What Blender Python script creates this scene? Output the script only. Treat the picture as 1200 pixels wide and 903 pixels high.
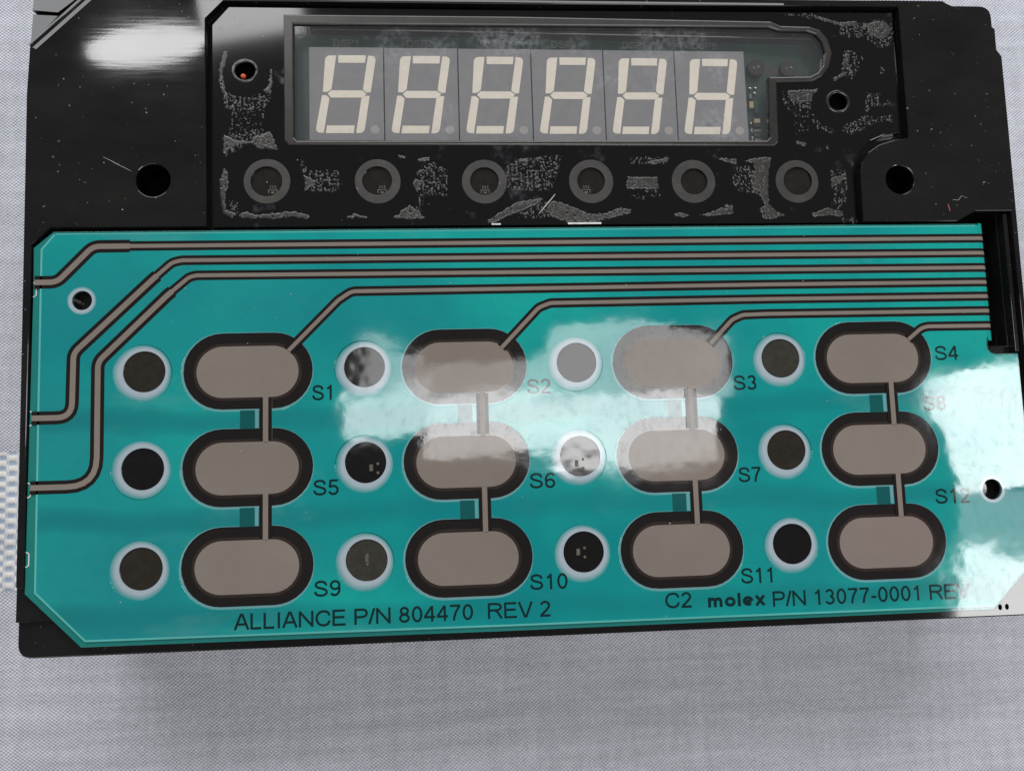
import bpy, bmesh, math, random
import numpy as np
from mathutils import Matrix, Vector, noise

for o in list(bpy.data.objects):
    bpy.data.objects.remove(o)
scene = bpy.context.scene
col = scene.collection
MM = 0.001          # everything below is measured in millimetres on the panel, then scaled to metres
H = 32.0            # height of the keypad surface above the tablecloth, mm

# ------------------------------------------------------------------ camera
cam_data = bpy.data.cameras.new('camera')
cam = bpy.data.objects.new('camera', cam_data)
col.objects.link(cam)
cam_data.sensor_fit = 'HORIZONTAL'
cam_data.sensor_width = 36.0
cam_data.lens = 27.0
cam_data.clip_start = 0.005
cam_data.clip_end = 20.0
rot = Matrix(((0.99733, 0.02313, -0.06927), (-0.02976, 0.99490, -0.09634), (0.06669, 0.09815, 0.99293)))
cam.matrix_world = Matrix.Translation((-0.022978, -0.014028, 0.129777 + H * MM)) @ rot.to_4x4()
scene.camera = cam

# ------------------------------------------------------------------ world and lamps (room with a bright window)
world = bpy.data.worlds.new('World')
scene.world = world
world.use_nodes = True
bg = world.node_tree.nodes['Background']
bg.inputs['Color'].default_value = (0.93, 0.96, 1.0, 1)
bg.inputs['Strength'].default_value = 0.11


def area(name, center, size, radiance, target=None, shape='RECTANGLE', color=(1, 1, 1), rz=0.0):
    """area lamp; center and size in mm (z measured from the keypad surface), radiance in scene units"""
    ld = bpy.data.lights.new(name, 'AREA')
    ld.shape = shape
    ld.size, ld.size_y = size[0] * MM, size[1] * MM
    a = ld.size * ld.size_y * (math.pi / 4 if shape in ('ELLIPSE', 'DISK') else 1)
    ld.energy = radiance * math.pi * a
    ld.color = color
    ob = bpy.data.objects.new(name, ld)
    col.objects.link(ob)
    c = Vector((center[0], center[1], center[2] + H)) * MM
    ob.location = c
    if target is None:
        ob.rotation_euler = (0, 0, math.radians(rz))
    else:
        t = Vector((target[0], target[1], target[2] + H)) * MM
        ob.rotation_euler = (t - c).to_track_quat('-Z', 'Y').to_euler()
    return ob


# the window behind the panel, and added lamps shaped to place the mirrored sky glare
area('window_light', (-100, 760, 560), (1300, 520), 5.0, target=(-20, 0, 0), color=(0.96, 0.98, 1.0))
area('room_fill_light', (-150, -1000, 620), (1500, 500), 1.5, target=(0, 0, 0), color=(1.0, 0.98, 0.96))  # fill lamp added on the near side to brighten the cloth
area('glare_light', (70.7, 9.9, 500), (234, 53), 13.0, rz=-1.4)
area('glare_light', (-82.1, 34.2, 500), (72, 46), 10.0, rz=4)
area('glare_light', (69.1, 50.8, 500), (264, 28), 5.5, rz=-1.2)
area('glare_light', (130.2, 77.6, 500), (145, 28.5), 5.5, rz=-1.1)
area('glare_light', (-84, 70.5, 500), (44, 25), 5.0, rz=-6)
area('glare_light', (438, 0, 500), (92, 100), 16.0, rz=6)
area('glare_light', (430, -152, 500), (82, 100), 16.0, rz=-2)
area('glare_light', (432, -76, 500), (80, 46), 3.0, rz=-2)  # dim filler lamp added between the two right glare patches
area('glare_light', (-277, 339, 500), (98, 36), 17.0, shape='ELLIPSE', rz=8)
area('glare_light', (-192, 370, 500), (84, 42), 10.0, rz=10)

scene.view_settings.view_transform = 'Standard'
scene.view_settings.look = 'None'
scene.view_settings.gamma = 1.0
scene.view_settings.exposure = -0.10
scene.render.engine = 'CYCLES'
scene.render.resolution_x = 1024
scene.render.resolution_y = 770


# ------------------------------------------------------------------ material helpers
class NT:
    def __init__(self, name):
        self.m = bpy.data.materials.new(name)
        self.m.use_nodes = True
        self.t = self.m.node_tree
        self.b = self.t.nodes['Principled BSDF']
        self.co = None

    def n(self, kind, **kw):
        x = self.t.nodes.new(kind)
        for k, v in kw.items():
            setattr(x, k, v)
        return x

    def l(self, a, b):
        self.t.links.new(a, b)

    def obj(self):
        if self.co is None:
            self.co = self.n('ShaderNodeTexCoord').outputs['Object']
        return self.co

    def val(self, x, sock):
        if isinstance(x, (int, float)):
            sock.default_value = x
        else:
            self.l(x, sock)

    def math(self, op, a, b=0.0, clamp=False):
        x = self.n('ShaderNodeMath', operation=op)
        x.use_clamp = clamp
        self.val(a, x.inputs[0])
        self.val(b, x.inputs[1])
        return x.outputs[0]

    def mapped(self, scale=(1, 1, 1), loc=(0, 0, 0)):
        x = self.n('ShaderNodeMapping')
        x.inputs['Scale'].default_value = scale
        x.inputs['Location'].default_value = loc
        self.l(self.obj(), x.inputs['Vector'])
        return x.outputs[0]

    def noise(self, scale, detail=2.0, rough=0.5, stretch=None, loc=(0, 0, 0)):
        x = self.n('ShaderNodeTexNoise')
        x.inputs['Scale'].default_value = scale
        x.inputs['Detail'].default_value = detail
        x.inputs['Roughness'].default_value = rough
        self.l(self.mapped(stretch or (1, 1, 1), loc), x.inputs['Vector'])
        return x.outputs['Fac']

    def remap(self, x, a, b, c=0.0, d=1.0):
        r = self.n('ShaderNodeMapRange')
        r.inputs['From Min'].default_value = a
        r.inputs['From Max'].default_value = b
        r.inputs['To Min'].default_value = c
        r.inputs['To Max'].default_value = d
        self.l(x, r.inputs['Value'])
        return r.outputs['Result']

    def mix(self, f, a, b):
        x = self.n('ShaderNodeMix', data_type='RGBA')
        self.val(f, x.inputs[0])
        for v, s in ((a, x.inputs[6]), (b, x.inputs[7])):
            if isinstance(v, tuple):
                s.default_value = (*v, 1)
            else:
                self.l(v, s)
        return x.outputs[2]

    def bump(self, h, dist, prev=None):
        x = self.n('ShaderNodeBump')
        x.inputs['Strength'].default_value = 1.0
        x.inputs['Distance'].default_value = dist
        self.l(h, x.inputs['Height'])
        if prev is not None:
            self.l(prev, x.inputs['Normal'])
        return x.outputs[0]

    def set(self, **kw):
        for k, v in kw.items():
            s = self.b.inputs[k.replace('_', ' ')]
            if isinstance(v, tuple):
                s.default_value = (*v, 1) if len(v) == 3 else v
            elif isinstance(v, (int, float)):
                s.default_value = v
            else:
                self.l(v, s)
        return self


def film_coat(N, rough=0.052, amp=1.0, weight=1.0):
    """glossy polyester face film, gently buckled; same relief on every layer of the keypad"""
    big = N.noise(26.0, 1.0, 0.4, stretch=(1.0, 1.5, 1.0), loc=(0.31, 0.12, 0))
    small = N.noise(120.0, 2.0, 0.5, loc=(0.7, 0.2, 0))
    fine = N.noise(900.0, 2.0, 0.6)
    nb = N.bump(big, 0.00050 * amp)
    nb = N.bump(small, 0.000045 * amp, nb)
    nb = N.bump(fine, 0.0000022 * amp, nb)
    # rubbed, slightly dirty gloss
    dirt = N.noise(1300.0, 3.0, 0.7, stretch=(1, 0.6, 1), loc=(0.2, 0.5, 0))
    rub = N.noise(95.0, 3.0, 0.6, loc=(2.2, 0.5, 0))
    w = N.math('SUBTRACT', weight, N.math('MULTIPLY', N.math('ADD', N.remap(dirt, 0.50, 0.78), N.remap(rub, 0.45, 0.75, 0.0, 0.35)), 0.30 * weight))
    r = N.remap(rub, 0.35, 0.7, rough * 0.7, rough * 1.5)
    N.set(Coat_Weight=w, Coat_Roughness=r, Coat_IOR=1.58, Coat_Normal=nb)


def make_film(name, color, vary=0.12, rough=0.6, alt=None, amp=1.0, weight=1.0):
    N = NT(name)
    n1 = N.noise(28.0, 3.0, 0.55, loc=(1.3, 0, 0))
    n2 = N.noise(420.0, 3.0, 0.6)
    alt = alt or tuple(c * (1 - vary * 1.6) for c in color)
    c = N.mix(N.remap(n1, 0.38, 0.66), color, alt)
    n3 = N.noise(17.0, 2.0, 0.5, stretch=(0.7, 1.6, 1), loc=(4.1, 2.2, 0))
    c = N.mix(N.math('MULTIPLY', N.remap(n3, 0.50, 0.66), 0.40), c, tuple(x * k + a for x, k, a in zip(color, (1, 0.84, 0.95), (color[1] * 0.07, 0, 0))))
    c = N.mix(N.math('MULTIPLY', N.remap(n2, 0.45, 0.75), 0.18), c, tuple(x * 0.72 for x in color))
    N.set(Base_Color=c, Roughness=rough, Specular_IOR_Level=0.0)
    film_coat(N, amp=amp, weight=weight)
    return N.m


def make_plain(name, color, rough=0.5, spec=0.5, vary=0.15, bump=0.0, scale=600.0, metal=0.0):
    N = NT(name)
    n1 = N.noise(scale, 3.0, 0.6)
    c = N.mix(N.remap(n1, 0.3, 0.7), tuple(x * (1 - vary) for x in color), tuple(x * (1 + vary) for x in color))
    N.set(Base_Color=c, Roughness=rough, Specular_IOR_Level=spec, Metallic=metal)
    if bump:
        N.set(Normal=N.bump(n1, bump))
    return N.m


M = {}
# teal print on the back of the clear film: mottled where it has wetted on to the glue


def make_teal():
    N = NT('teal_film')
    n1 = N.noise(24.0, 3.0, 0.55, loc=(1.3, 0, 0))
    n2 = N.noise(420.0, 3.0, 0.6)
    n3 = N.noise(15.0, 2.0, 0.5, stretch=(0.7, 1.4, 1), loc=(4.1, 2.2, 0))
    c = N.mix(N.remap(n1, 0.36, 0.64), (0.003, 0.200, 0.207), (0.007, 0.305, 0.268))
    c = N.mix(N.math('MULTIPLY', N.remap(n3, 0.46, 0.66), 0.65), c, (0.016, 0.190, 0.208))
    # darker stripes of glue printed between the rows of keys
    sep = N.n('ShaderNodeSeparateXYZ')
    N.l(N.obj(), sep.inputs[0])
    wob = N.math('MULTIPLY', N.math('SUBTRACT', N.noise(40.0, 2.0, 0.5), 0.5), 0.006)
    ph = N.math('MULTIPLY', N.math('ADD', N.math('ADD', sep.outputs[1], 0.0061), wob), 2 * math.pi / 0.01598)
    stripe = N.math('MULTIPLY', N.remap(N.math('COSINE', ph), 0.55, 1.0), N.remap(sep.outputs[1], 0.004, 0.000))
    stripe = N.math('MULTIPLY', stripe, N.remap(n1, 0.35, 0.55, 0.25, 1.0))
    c = N.mix(N.math('MULTIPLY', stripe, 0.50), c, (0.006, 0.120, 0.135))
    c = N.mix(N.math('MULTIPLY', N.remap(n2, 0.45, 0.75), 0.16), c, (0.012, 0.13, 0.13))
    # pale smears of handling
    smear = N.noise(70.0, 4.0, 0.65, stretch=(0.5, 1.2, 1), loc=(6, 3, 0))
    c = N.mix(N.math('MULTIPLY', N.remap(smear, 0.60, 0.80), 0.16), c, (0.24, 0.36, 0.36))
    N.set(Base_Color=c, Roughness=0.6, Specular_IOR_Level=0.0)
    film_coat(N)
    return N.m


M['teal'] = make_teal()
M['teal_dark'] = make_film('teal_border_film', (0.014, 0.175, 0.155), vary=0.1)
M['teal_bridge'] = make_film('dark_teal_film', (0.006, 0.085, 0.085), vary=0.08)
M['teal_highlight'] = make_film('teal_edge_highlight', (0.09, 0.40, 0.37), vary=0.1)  # light caught by the sheet's edge, painted as a paler teal
M['gap'] = make_film('pale_gap_film', (0.13, 0.31, 0.32), vary=0.1)
M['silver'] = make_film('silver_ink', (0.205, 0.172, 0.148), vary=0.09, weight=0.4)
M['black_ink'] = make_film('black_print', (0.014, 0.011, 0.010), vary=0.1, weight=0.6)
M['ring'] = make_film('black_key_well', (0.013, 0.010, 0.010), vary=0.15)
M['ring_inner'] = make_film('brown_black_print', (0.030, 0.021, 0.017), vary=0.1)
M['print'] = make_film('printed_letters', (0.004, 0.022, 0.022), vary=0.1)


def make_halo():
    # white rim of glue showing through the film round an opening; radius of the opening is in the mesh's uv
    N = NT('milky_glue_halo')
    uv = N.n('ShaderNodeUVMap').outputs[0]
    sep = N.n('ShaderNodeSeparateXYZ')
    N.l(uv, sep.inputs[0])
    n = N.noise(260.0, 2.0, 0.5)
    f = N.math('ADD', sep.outputs[0], N.math('MULTIPLY', N.math('SUBTRACT', n, 0.5), 0.35))
    c = N.mix(N.remap(f, 0.35, 0.98), (0.31, 0.37, 0.41), (0.008, 0.225, 0.220))
    N.set(Base_Color=c, Roughness=0.6, Specular_IOR_Level=0.25)
    film_coat(N)
    return N.m


M['halo'] = make_halo()


def make_led_glass(name, color, wrinkle):
    N = NT(name)
    n1 = N.noise(700.0, 3.0, 0.6)
    c = N.mix(N.remap(n1, 0.4, 0.7), color, tuple(x * 1.3 for x in color))
    N.set(Base_Color=c, Roughness=0.5, Specular_IOR_Level=0.0)
    big = N.noise(26.0, 1.0, 0.4, stretch=(1.0, 1.5, 1.0), loc=(0.31, 0.12, 0))
    nb = N.bump(N.noise(300.0, 1.0, 0.45), wrinkle, N.bump(big, 0.0005))
    N.set(Coat_Weight=1.0, Coat_Roughness=0.06, Coat_IOR=1.55, Coat_Normal=nb)
    return N.m


M['led_dark'] = make_led_glass('dark_clear_window', (0.006, 0.005, 0.005), 0.00003)
M['led_wrinkled'] = make_led_glass('wrinkled_clear_window', (0.010, 0.009, 0.008), 0.000028)
M['led_brown'] = make_led_glass('brown_reflection_window', (0.020, 0.017, 0.013), 0.00002)  # brownish haze of reflections put into the disc colour
M['led_grey'] = make_led_glass('grey_reflection_window', (0.032, 0.030, 0.024), 0.000005)  # greyer reflected haze, also put into the disc colour


def make_housing():
    N = NT('black_moulded_plastic')
    streak = N.noise(160.0, 2.0, 0.5, stretch=(0.45, 5.0, 1.0))
    fine = N.noise(2200.0, 2.0, 0.6)
    big = N.noise(22.0, 1.0, 0.4, loc=(0.4, 0.9, 0))
    worn = N.noise(60.0, 4.0, 0.6, stretch=(1.0, 1.8, 1.0))
    c = N.mix(N.remap(worn, 0.35, 0.75), (0.0075, 0.0075, 0.0078), (0.014, 0.013, 0.012))
    specks = N.noise(1500.0, 1.0, 0.4, loc=(2, 1, 0))
    c = N.mix(N.math('MULTIPLY', N.remap(specks, 0.76, 0.80), 0.5), c, (0.25, 0.24, 0.22))
    nb = N.bump(big, 0.00010)
    nb = N.bump(streak, 0.0000038, nb)
    nb = N.bump(fine, 0.0000007, nb)
    r = N.remap(worn, 0.3, 0.75, 0.035, 0.085)
    N.set(Base_Color=c, Roughness=r, Specular_IOR_Level=0.5, Normal=nb)
    return N.m


M['housing'] = make_housing()


def make_lens():
    N = NT('black_smoked_acrylic')
    big = N.noise(20.0, 1.0, 0.4, loc=(0.9, 0.3, 0))
    smear = N.noise(110.0, 4.0, 0.62, loc=(3.0, 1.0, 0))
    grain = N.noise(900.0, 3.0, 0.6)
    dust = N.math('MULTIPLY', N.remap(smear, 0.60, 0.76), N.remap(grain, 0.35, 0.7))
    c = N.mix(N.math('MULTIPLY', dust, 0.55), (0.0065, 0.0063, 0.0065), (0.15, 0.16, 0.18))
    r = N.math('ADD', N.math('MULTIPLY', dust, 0.4), 0.07)
    N.set(Base_Color=c, Roughness=r, Specular_IOR_Level=0.5, Normal=N.bump(big, 0.00005))
    return N.m


M['lens'] = make_lens()
M['frame'] = make_plain('smoked_bevel', (0.026, 0.024, 0.021), 0.24, 0.5, 0.25, 0.000004, 300.0)
M['dim_mark'] = make_plain('dim_print_behind_smoke', (0.050, 0.052, 0.044), 0.5, 0.2, 0.3)
M['dim_led'] = make_plain('dim_led_behind_smoke', (0.100, 0.090, 0.055), 0.5, 0.2, 0.3)
M['smoke_window'] = make_led_glass('smoked_round_window', (0.014, 0.012, 0.010), 0.00002)
M['ringgrey'] = make_plain('frosted_grey_ring', (0.033, 0.030, 0.028), 0.4, 0.4, 0.28, 0.000004, 350.0)


def make_pane():
    N = NT('clear_smoked_pane')
    t = N.t
    out = t.nodes['Material Output']
    tr = N.n('ShaderNodeBsdfTransparent')
    tr.inputs['Color'].default_value = (0.975, 0.972, 0.968, 1)
    gl = N.n('ShaderNodeBsdfGlossy')
    gl.inputs['Roughness'].default_value = 0.06
    gl.inputs['Color'].default_value = (1, 1, 1, 1)
    fr = N.n('ShaderNodeFresnel')
    geo = N.n('ShaderNodeNewGeometry')
    # same reflectance entering and leaving the thin pane
    N.l(N.remap(geo.outputs['Backfacing'], 0.0, 1.0, 1.49, 1 / 1.49), fr.inputs['IOR'])
    df = N.n('ShaderNodeBsdfDiffuse')
    df.inputs['Color'].default_value = (0.62, 0.62, 0.64, 1)
    smear = N.noise(90.0, 4.0, 0.65, loc=(5.0, 2.0, 0))
    grain = N.noise(1100.0, 2.0, 0.6)
    dust = N.math('MULTIPLY', N.remap(smear, 0.52, 0.78), N.remap(grain, 0.4, 0.7))
    haze = N.math('ADD', N.math('MULTIPLY', dust, 0.26), 0.026)
    m1 = N.n('ShaderNodeMixShader')
    N.l(haze, m1.inputs[0])
    N.l(tr.outputs[0], m1.inputs[1])
    N.l(df.outputs[0], m1.inputs[2])
    m2 = N.n('ShaderNodeMixShader')
    N.l(fr.outputs[0], m2.inputs[0])
    N.l(m1.outputs[0], m2.inputs[1])
    N.l(gl.outputs[0], m2.inputs[2])
    nb = N.bump(N.noise(20.0, 1.0, 0.4, loc=(0.9, 0.3, 0)), 0.00005)
    N.l(nb, gl.inputs['Normal'])
    N.l(nb, fr.inputs['Normal'])
    N.l(m2.outputs[0], out.inputs['Surface'])
    return N.m


M['pane'] = make_pane()
M['digit_face'] = make_plain('grey_display_face', (0.185, 0.185, 0.192), 0.5, 0.3, 0.06, 0.0, 500.0)
M['segment'] = make_plain('cream_segment', (0.70, 0.635, 0.545), 0.45, 0.3, 0.04, 0.0, 900.0)
M['dot'] = make_plain('pinkish_grey_dot', (0.31, 0.285, 0.275), 0.45, 0.3, 0.06, 0.0, 900.0)
M['board'] = make_plain('green_solder_mask', (0.006, 0.034, 0.024), 0.35, 0.5, 0.25, 0.0, 200.0)
M['silk'] = make_plain('faded_silkscreen', (0.10, 0.115, 0.11), 0.6, 0.3, 0.2)
M['chip'] = make_plain('black_component', (0.012, 0.011, 0.011), 0.6, 0.3, 0.2)
M['solder'] = make_plain('bright_solder', (0.62, 0.61, 0.58), 0.25, 0.5, 0.1, 0.0, 600.0, metal=1.0)
M['tan'] = make_plain('tan_component', (0.34, 0.25, 0.14), 0.5, 0.4, 0.15)
M['led_chip'] = make_plain('dim_yellow_led', (0.075, 0.066, 0.045), 0.4, 0.4, 0.3, 0.0, 1200.0)
M['residue'] = make_plain('dried_glue', (0.033, 0.030, 0.027), 0.28, 0.5, 0.40, 0.000007, 1100.0)
M['orange'] = make_plain('orange_wire_end', (0.65, 0.10, 0.05), 0.5, 0.4, 0.1)
M['edge_white'] = make_plain('lit_bare_clear_edge', (0.62, 0.62, 0.60), 0.25, 0.6, 0.2, 0.0, 700.0)  # light caught on clear plastic edges put into the pale colour
M['lint'] = make_plain('pale_lint', (0.40, 0.38, 0.35), 0.7, 0.2, 0.2)
M['lint_red'] = make_plain('red_lint', (0.42, 0.12, 0.10), 0.7, 0.2, 0.2)
M['hole_rim'] = make_plain('chipped_black_rim', (0.020, 0.020, 0.020), 0.16, 0.6, 0.5, 0.00003, 900.0)
M['void'] = make_plain('hole_shade_and_mark_black', (0.003, 0.003, 0.003), 0.8, 0.0, 0.2)  # near-black painted as the shade inside holes; also colours the moulded marks


def make_cloth():
    N = NT('woven_cloth')
    warp = N.n('ShaderNodeTexNoise')
    warp.inputs['Scale'].default_value = 35.0
    warp.inputs['Detail'].default_value = 2.0
    N.l(N.mapped(), warp.inputs['Vector'])
    vm = N.n('ShaderNodeVectorMath', operation='MULTIPLY_ADD')
    N.l(warp.outputs['Color'], vm.inputs[0])
    vm.inputs[1].default_value = (0.0011, 0.0011, 0)
    N.l(N.obj(), vm.inputs[2])
    sep = N.n('ShaderNodeSeparateXYZ')
    N.l(vm.outputs[0], sep.inputs[0])
    X, Y = sep.outputs[0], sep.outputs[1]
    wob = N.noise(900.0, 2.0, 0.6, stretch=(1, 1, 1))

    def weave(px, py, sx=0.0):
        a = N.math('SINE', N.math('MULTIPLY', N.math('ADD', X, N.math('MULTIPLY', Y, sx)), math.pi / px))
        b = N.math('SINE', N.math('MULTIPLY', Y, math.pi / py))
        return N.math('MULTIPLY', a, b)
    f1 = weave(0.00043, 0.00034, 0.10)
    f2 = weave(0.0021, 0.00105)
    fine = weave(0.00034, 0.00105)
    f2 = N.math('ADD', N.math('MULTIPLY', f2, 1.5), N.math('MULTIPLY', fine, 0.35))
    # a patterned stripe is woven across the cloth
    band = N.math('MULTIPLY', N.math('GREATER_THAN', Y, -0.0362), N.math('LESS_THAN', Y, -0.0088))
    fm = N.n('ShaderNodeMix', data_type='FLOAT')
    N.l(band, fm.inputs[0])
    N.l(f1, fm.inputs[2])
    N.l(f2, fm.inputs[3])
    f = fm.outputs[0]
    f = N.math('ADD', f, N.math('MULTIPLY', N.math('SUBTRACT', wob, 0.5), 1.1))
    slub = N.noise(260.0, 3.0, 0.6, stretch=(0.12, 1.6, 1.0))
    slub2 = N.noise(260.0, 3.0, 0.6, stretch=(1.6, 0.12, 1.0), loc=(1, 2, 0))
    light = N.mix(band, (0.66, 0.665, 0.705), (0.80, 0.77, 0.73))
    dark = N.mix(band, (0.36, 0.375, 0.435), (0.34, 0.40, 0.50))
    c = N.mix(N.remap(f, -0.75, 0.65), dark, light)
    s = N.math('ADD', N.remap(slub, 0.3, 0.7, -0.10, 0.10), N.remap(slub2, 0.3, 0.7, -0.06, 0.06))
    hsv = N.n('ShaderNodeHueSaturation')
    N.l(c, hsv.inputs['Color'])
    N.l(N.math('ADD', s, 1.0), hsv.inputs['Value'])
    N.set(Base_Color=hsv.outputs[0], Roughness=0.75, Specular_IOR_Level=0.25, Sheen_Weight=0.1,
          Normal=N.bump(f, 0.00009))
    return N.m


M['cloth'] = make_cloth()


# ------------------------------------------------------------------ object helpers
def link(name, me, mat, parent=None, smooth=False):
    o = bpy.data.objects.new(name, me)
    col.objects.link(o)
    if mat is not None and not me.materials:
        me.materials.append(mat)
    o.parent = parent
    if smooth:
        for p in me.polygons:
            p.use_smooth = True
    return o


def to_metres(me, dz=H):
    me.transform(Matrix.Scale(MM, 4) @ Matrix.Translation((0, 0, dz)))
    me.update()


def curve_mesh(loops, z0, z1, bev=0.0, segs=2):
    """solid plate from closed outlines (first outer, others openings), edges rounded by bev; mm"""
    cu = bpy.data.curves.new('tmp', 'CURVE')
    cu.dimensions = '2D'
    cu.fill_mode = 'BOTH'
    cu.extrude = max((z1 - z0) / 2 - bev, 0.0)
    cu.bevel_depth = bev
    cu.bevel_resolution = segs
    cu.offset = -bev
    for lp in loops:
        sp = cu.splines.new('POLY')
        sp.points.add(len(lp) - 1)
        for p, q in zip(sp.points, lp):
            p.co = (q[0], q[1], 0, 1)
        sp.use_cyclic_u = True
    ob = bpy.data.objects.new('tmp', cu)
    col.objects.link(ob)
    me = bpy.data.meshes.new_from_object(ob.evaluated_get(bpy.context.evaluated_depsgraph_get()))
    bpy.data.objects.remove(ob)
    bpy.data.curves.remove(cu)
    me.materials.clear()
    me.polygons.foreach_set('use_smooth', [False] * len(me.polygons))
    me.transform(Matrix.Translation((0, 0, (z0 + z1) / 2)))
    return me


def plate(name, loops, z0, z1, mat, parent, bev=0.0):
    me = curve_mesh(loops, z0, z1, bev)
    to_metres(me)
    return link(name, me, mat, parent)


def join_meshes(parts):
    bm = bmesh.new()
    for me in parts:
        bm.from_mesh(me)
        bpy.data.meshes.remove(me)
    me = bpy.data.meshes.new('joined')
    bm.to_mesh(me)
    bm.free()
    return me


def circle(cx, cy, r, n=40, ry=None):
    ry = ry or r
    return [(cx + r * math.cos(2 * math.pi * i / n), cy + ry * math.sin(2 * math.pi * i / n)) for i in range(n)]


def stadium(cx, cy, w, h, n=16):
    r = h / 2
    a = w / 2 - r
    pts = []
    for i in range(n + 1):
        t = -math.pi / 2 + math.pi * i / n
        pts.append((cx + a + r * math.cos(t), cy + r * math.sin(t)))
    for i in range(n + 1):
        t = math.pi / 2 + math.pi * i / n
        pts.append((cx - a + r * math.cos(t), cy + r * math.sin(t)))
    return pts


def fillet(pts, r, closed=False, n=5):
    """round the corners of a polyline"""
    out = []
    N_ = len(pts)
    for i, p in enumerate(pts):
        if not closed and i in (0, N_ - 1):
            out.append(p[:2])
            continue
        a, c = Vector(pts[i - 1][:2]), Vector(pts[(i + 1) % N_][:2])
        b = Vector(p[:2])
        rad = p[2] if len(p) > 2 else r
        d1, d2 = (a - b), (c - b)
        l1, l2 = d1.length, d2.length
        if l1 < 1e-6 or l2 < 1e-6:
            continue
        d1, d2 = d1 / l1, d2 / l2
        ang = math.acos(max(-1, min(1, d1.dot(d2))))
        if ang > math.pi - 0.03:
            out.append(p[:2])
            continue
        t = min(rad / math.tan(ang / 2), l1 * 0.48, l2 * 0.48)
        p0, p1 = b + d1 * t, b + d2 * t
        for k in range(n + 1):
            s = k / n
            q = p0 * (1 - s) ** 2 + b * 2 * s * (1 - s) + p1 * s * s
            out.append((q.x, q.y))
    return out


FOLD_X, FOLD_R = 71.6, 1.25


def bend(x, y, z):
    """carry a point of the flat sheet round the fold where the tail dives into the slot"""
    if x <= FOLD_X:
        return (x, y, z)
    s = x - FOLD_X
    q = FOLD_R * math.pi / 2
    if s < q:
        t = s / FOLD_R
        return (FOLD_X + (FOLD_R + z) * math.sin(t), y, -FOLD_R + (FOLD_R + z) * math.cos(t))
    return (FOLD_X + FOLD_R + z, y, -FOLD_R - (s - q))


def densify(pts, step):
    out = [pts[0]]
    for a, b in zip(pts, pts[1:]):
        L = math.hypot(b[0] - a[0], b[1] - a[1])
        k = max(1, int(L / step)) if max(a[0], b[0]) > FOLD_X else 1
        for i in range(1, k + 1):
            out.append((a[0] + (b[0] - a[0]) * i / k, a[1] + (b[1] - a[1]) * i / k))
    return out


def strip_mesh(pts, width, z0, z1):
    """flat ribbon of thickness z1-z0 along a polyline; width a number or a function of the point index share"""
    n = len(pts)
    V = [Vector(p) for p in pts]
    verts, faces = [], []
    for i in range(n):
        a = V[max(i - 1, 0)]
        b = V[min(i + 1, n - 1)]
        d1 = (V[i] - a).normalized() if i else (b - V[i]).normalized()
        d2 = (b - V[i]).normalized() if i < n - 1 else d1
        t = (d1 + d2).normalized()
        nn = Vector((-t.y, t.x))
        k = 1.0 / max(0.5, abs(Vector((-d1.y, d1.x)).dot(nn)))
        w = (width(pts[i]) if callable(width) else width) / 2 * k
        for sgn, z in ((1, z1), (-1, z1), (-1, z0), (1, z0)):
            q = V[i] + nn * w * sgn
            verts.append(bend(q.x, q.y, z))
    for i in range(n - 1):
        o = i * 4
        for k in range(4):
            faces.append((o + k, o + (k + 1) % 4, o + 4 + (k + 1) % 4, o + 4 + k))
    faces.append((0, 3, 2, 1))
    e = (n - 1) * 4
    faces.append((e, e + 1, e + 2, e + 3))
    me = bpy.data.meshes.new('strip')
    me.from_pydata(verts, [], faces)
    me.update()
    return me


def strip(name, pts, width, z0, z1, mat, parent):
    me = strip_mesh(pts, width, z0, z1)
    bm = bmesh.new()
    bm.from_mesh(me)
    bmesh.ops.recalc_face_normals(bm, faces=bm.faces)
    bm.to_mesh(me)
    bm.free()
    to_metres(me)
    return link(name, me, mat, parent)


def box(name, x0, x1, y0, y1, z0, z1, mat, parent, bev=0.0):
    return plate(name, [[(x0, y0), (x1, y0), (x1, y1), (x0, y1)]], z0, z1, mat, parent, bev)


def spline(pts, n=5):
    """smooth line through the given points"""
    P = [Vector(p) for p in pts]
    P = [P[0] * 2 - P[1]] + P + [P[-1] * 2 - P[-2]]
    out = []
    for i in range(1, len(P) - 2):
        for k in range(n):
            t = k / n
            q = 0.5 * ((2 * P[i]) + (P[i + 1] - P[i - 1]) * t + (2 * P[i - 1] - 5 * P[i] + 4 * P[i + 1] - P[i + 2]) * t * t
                       + (3 * P[i] - P[i - 1] - 3 * P[i + 1] + P[i + 2]) * t ** 3)
            out.append((q.x, q.y))
    out.append(tuple(P[-2]))
    return out


def arc(cx, cy, rx, ry, a0, a1, n=22):
    return [(cx + rx * math.cos(math.radians(a0 + (a1 - a0) * i / n)), cy + ry * math.sin(math.radians(a0 + (a1 - a0) * i / n))) for i in range(n + 1)]


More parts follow.
